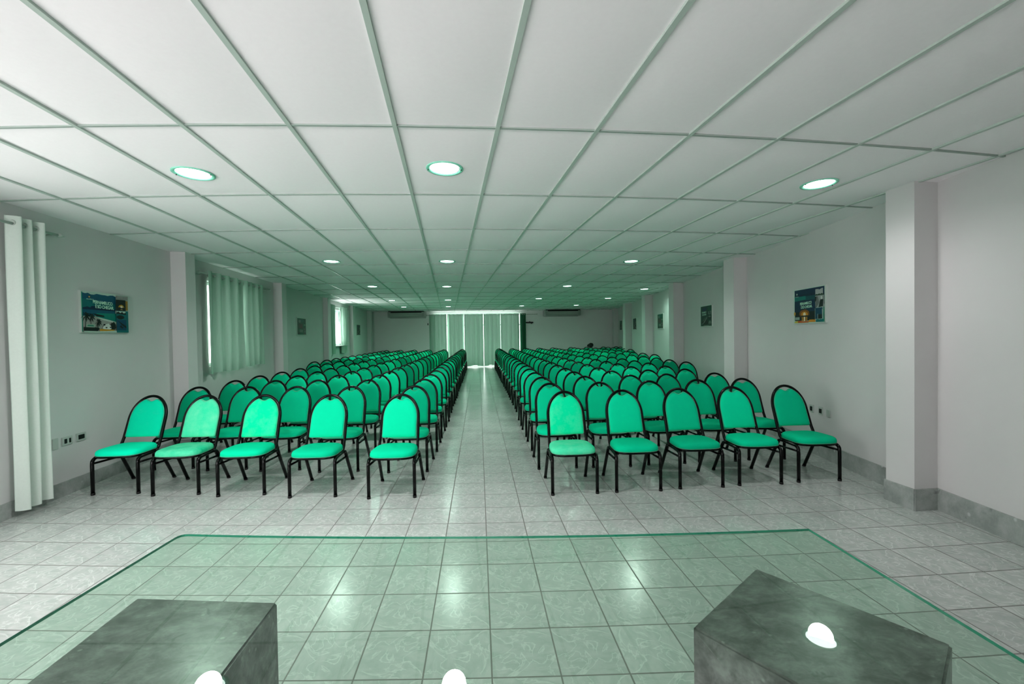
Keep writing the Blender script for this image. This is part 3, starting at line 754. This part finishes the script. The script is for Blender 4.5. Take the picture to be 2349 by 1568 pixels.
# ------------------------------------------------------------------ sockets
def socket(label, y, side, z, w, h, holes):
    x = lx(y) if side < 0 else rx(y); ang = math.pi/2+.062 if side < 0 else -math.pi/2-.175
    t = thing('wall_socket' if holes else 'blank_wall_plate', label, 'socket' if holes else 'wall plate', (x, y, z), ang)
    bm = bmesh.new(); box(bm, -w/2, w/2, -.009, 0, -h/2, h/2, bevel=.003); obj('plate', bm, M_PLATE, t)
    for a, b in holes:
        bm = bmesh.new(); box(bm, a, b, -.013, -.008, -h*.27, h*.27, bevel=.001); obj('insert', bm, M_DARK, t)
socket('blank grey wall plate beside the long left curtain', 4.47, -1, .545, .065, .11, [])
socket('white socket plate with two dark inserts, between blank plate and black socket', 4.60, -1, .548, .12, .085, [(-.035, -.008), (.018, .036)])
socket('socket plate with one wide black insert, farthest of left trio', 4.76, -1, .552, .12, .085, [(-.035, .035)])
socket('blank wall plate on the right wall, nearest the front pillar', 4.66, 1, .56, .07, .085, [])
socket('white socket plate with black insert on the right wall', 4.80, 1, .565, .085, .10, [(-.024, .02)])
socket('socket plate half hidden behind the right end chair', 4.98, 1, .565, .085, .10, [(-.02, .02)])

# ------------------------------------------------------------------ back wall fittings
def ac(x0, x1, label):
    t = thing('air_conditioner', label, 'air conditioner', ((x0+x1)/2, YB-.001, 0), 0, 'ceiling air conditioners at the back')
    w = (x1-x0)/2; z0 = HC-.33
    bm = bmesh.new(); prof = [(0, z0+.30), (-.62, z0+.30), (-.64, z0+.22), (-.50, z0+.05), (-.05, z0), (0, z0)]
    a = [bm.verts.new((-w, y, z)) for y, z in prof]; b = [bm.verts.new((w, y, z)) for y, z in prof]; n = len(prof)
    bm.faces.new(a); bm.faces.new(b[::-1])
    for k_ in range(n): bm.faces.new((a[k_], b[k_], b[(k_+1) % n], a[(k_+1) % n]))
    bmesh.ops.recalc_face_normals(bm, faces=bm.faces); obj('casing', bm, M_AC, t)
    bm = bmesh.new(); box(bm, -w+.02, w-.02, -.66, -.02, HC-.05, HC-.006); obj('gap_shade', bm, M_DARK, t)  # dark box standing in for the shade between unit and ceiling
    bm = bmesh.new(); box(bm, -w+.12, w-.12, -.648, -.635, z0+.235, z0+.285); obj('air_outlet', bm, M_DARK, t)
    for zz in (z0+.19, z0+.12):
        f_ = (zz-z0-.05)/.17; y_ = -.50-.14*f_
        bm = bmesh.new(); box(bm, -w+.1, w-.1, y_-.014, y_+.02, zz-.012, zz+.012, bevel=.003); obj('louvre', bm, M_PLATE, t)
    for s in (-1, 1):
        bm = bmesh.new(); box(bm, s*w-.03, s*w+.03, -.60, -.02, z0+.02, z0+.30, bevel=.008); obj('end_cap', bm, M_AC, t)
ac(-4.30, -2.60, 'long grey ceiling air conditioner, left of the back curtains')
ac(3.30, 5.05, 'long grey ceiling air conditioner, right of the back curtains')
t = thing('door_closer', 'black bracket bar on back wall beside the dark curtain', 'bracket', (2.58, YB, 2.19), 0)
bm = bmesh.new(); box(bm, -.20, .18, -.07, 0, -.035, .03, bevel=.008); obj('bar', bm, M_DARK, t)
bm = bmesh.new(); cyl(bm, (.0, -.035), .03, .025, .03, .06, 12); obj('knob', bm, M_DARK, t)
bm = bmesh.new(); cyl(bm, (.1, -.035), .03, .03, -.06, -.035, 12); obj('knob', bm, M_DARK, t)
bm = bmesh.new(); box(bm, -.02, .02, -.03, 0, -.05, .05, bevel=.006)
tag(obj('wall_hook', bm, M_DARK, loc=(-2.50, YB, 2.17)), 'tiny black hook on back wall left of the curtains', 'hook')

# ------------------------------------------------------------------ light
w = D.worlds.new('daylight'); sc.world = w; w.use_nodes = True
bg = w.node_tree.nodes['Background']; bg.inputs[0].default_value = (1, .97, .985, 1); bg.inputs[1].default_value = 3.0
def area(name, loc, target, sx, sy, power, col, spread=math.pi):
    l = D.lights.new(name, 'AREA'); l.shape = 'RECTANGLE'; l.size = sx; l.size_y = sy; l.energy = power; l.color = col; l.spread = spread
    o = D.objects.new(name, l); COL.objects.link(o); o.location = loc
    o.rotation_euler = (Vector(target)-Vector(loc)).to_track_quat('-Z', 'Y').to_euler(); return o
area('fill_front_left', (-1.7, -2.80, 1.5), (-.8, 5.5, 2.45), 2.8, 1.3, 47, (1, .90, .945), math.radians(88))  # added fill lamp behind the camera, brightens the near half of the room
area('daylight_left_door', (lx(1.9)-.02, 1.9, 1.3), (0, 2.6, 1.2), 2.6, 2.3, 24, (1, .95, .97))
area('daylight_back_door', (-.1, YB+.06, 1.4), (-.1, 0, 1.4), 4.1, 2.4, 110, (.95, 1, .98))
area('daylight_short_window', (lx(8.05)-.05, 8.05, 1.8), (0, 8.2, 1.8), 1.5, 1.3, 12, (1, .98, .98))
area('daylight_far_window', (lx(15)-.02, 14.95, 1.9), (0, 15, 2.2), 1.0, 1.0, 40, (.95, 1, .98))
def pt(name, loc, e, col, r=.12):
    l = D.lights.new(name, 'SPOT'); l.energy = e; l.color = col; l.shadow_soft_size = .09; l.spot_size = math.radians(165); l.spot_blend = 1
    o = D.objects.new(name, l); COL.objects.link(o); o.location = loc
GC = (.48, 1, .72)
for x, y, lab in LT:
    pt('downlight_beam', (x, y, HC-.04), (105 if x < -1 else (84 if x < 1 else 46)) if y < 5 else (86 if y < 8 else (60 if y < 16 else 95)), (1, .95, .975) if y < 5 else ((.92, 1, .95) if y < 8 else (GC if y > 12 else (.62, 1, .80))))

# ------------------------------------------------------------------ camera
f_px, p, yw, r, = 956.96, -.015884, .079543, -.015553
cy, sy, cp, sp, cr, sr = math.cos(yw), math.sin(yw), math.cos(p), math.sin(p), math.cos(r), math.sin(r)
F = Vector((sy*cp, cy*cp, sp)); Rt = Vector((cy, -sy, 0)); Up = Rt.cross(F)
R2 = Rt*cr+Up*sr; U2 = Up*cr-Rt*sr
cam = D.cameras.new('camera'); co = D.objects.new('camera', cam); COL.objects.link(co)
co.matrix_world = Matrix(((R2.x, U2.x, -F.x, 0), (R2.y, U2.y, -F.y, 0), (R2.z, U2.z, -F.z, CAMH), (0, 0, 0, 1)))
cam.sensor_fit = 'HORIZONTAL'; cam.sensor_width = 36; cam.lens = f_px/2349*36; cam.clip_start = .05; cam.clip_end = 100
sc.camera = co
sc.view_settings.view_transform = 'Standard'; sc.view_settings.look = 'Medium High Contrast'; sc.view_settings.exposure = 0; sc.view_settings.gamma = 1
try:
    sc.cycles.use_denoising = True; sc.cycles.max_bounces = 7; sc.cycles.use_adaptive_sampling = True; sc.cycles.adaptive_threshold = .12; sc.cycles.adaptive_min_samples = 16; sc.cycles.transparent_max_bounces = 12; sc.cycles.sample_clamp_indirect = 6
    sc.cycles.diffuse_bounces = 4
except Exception: pass
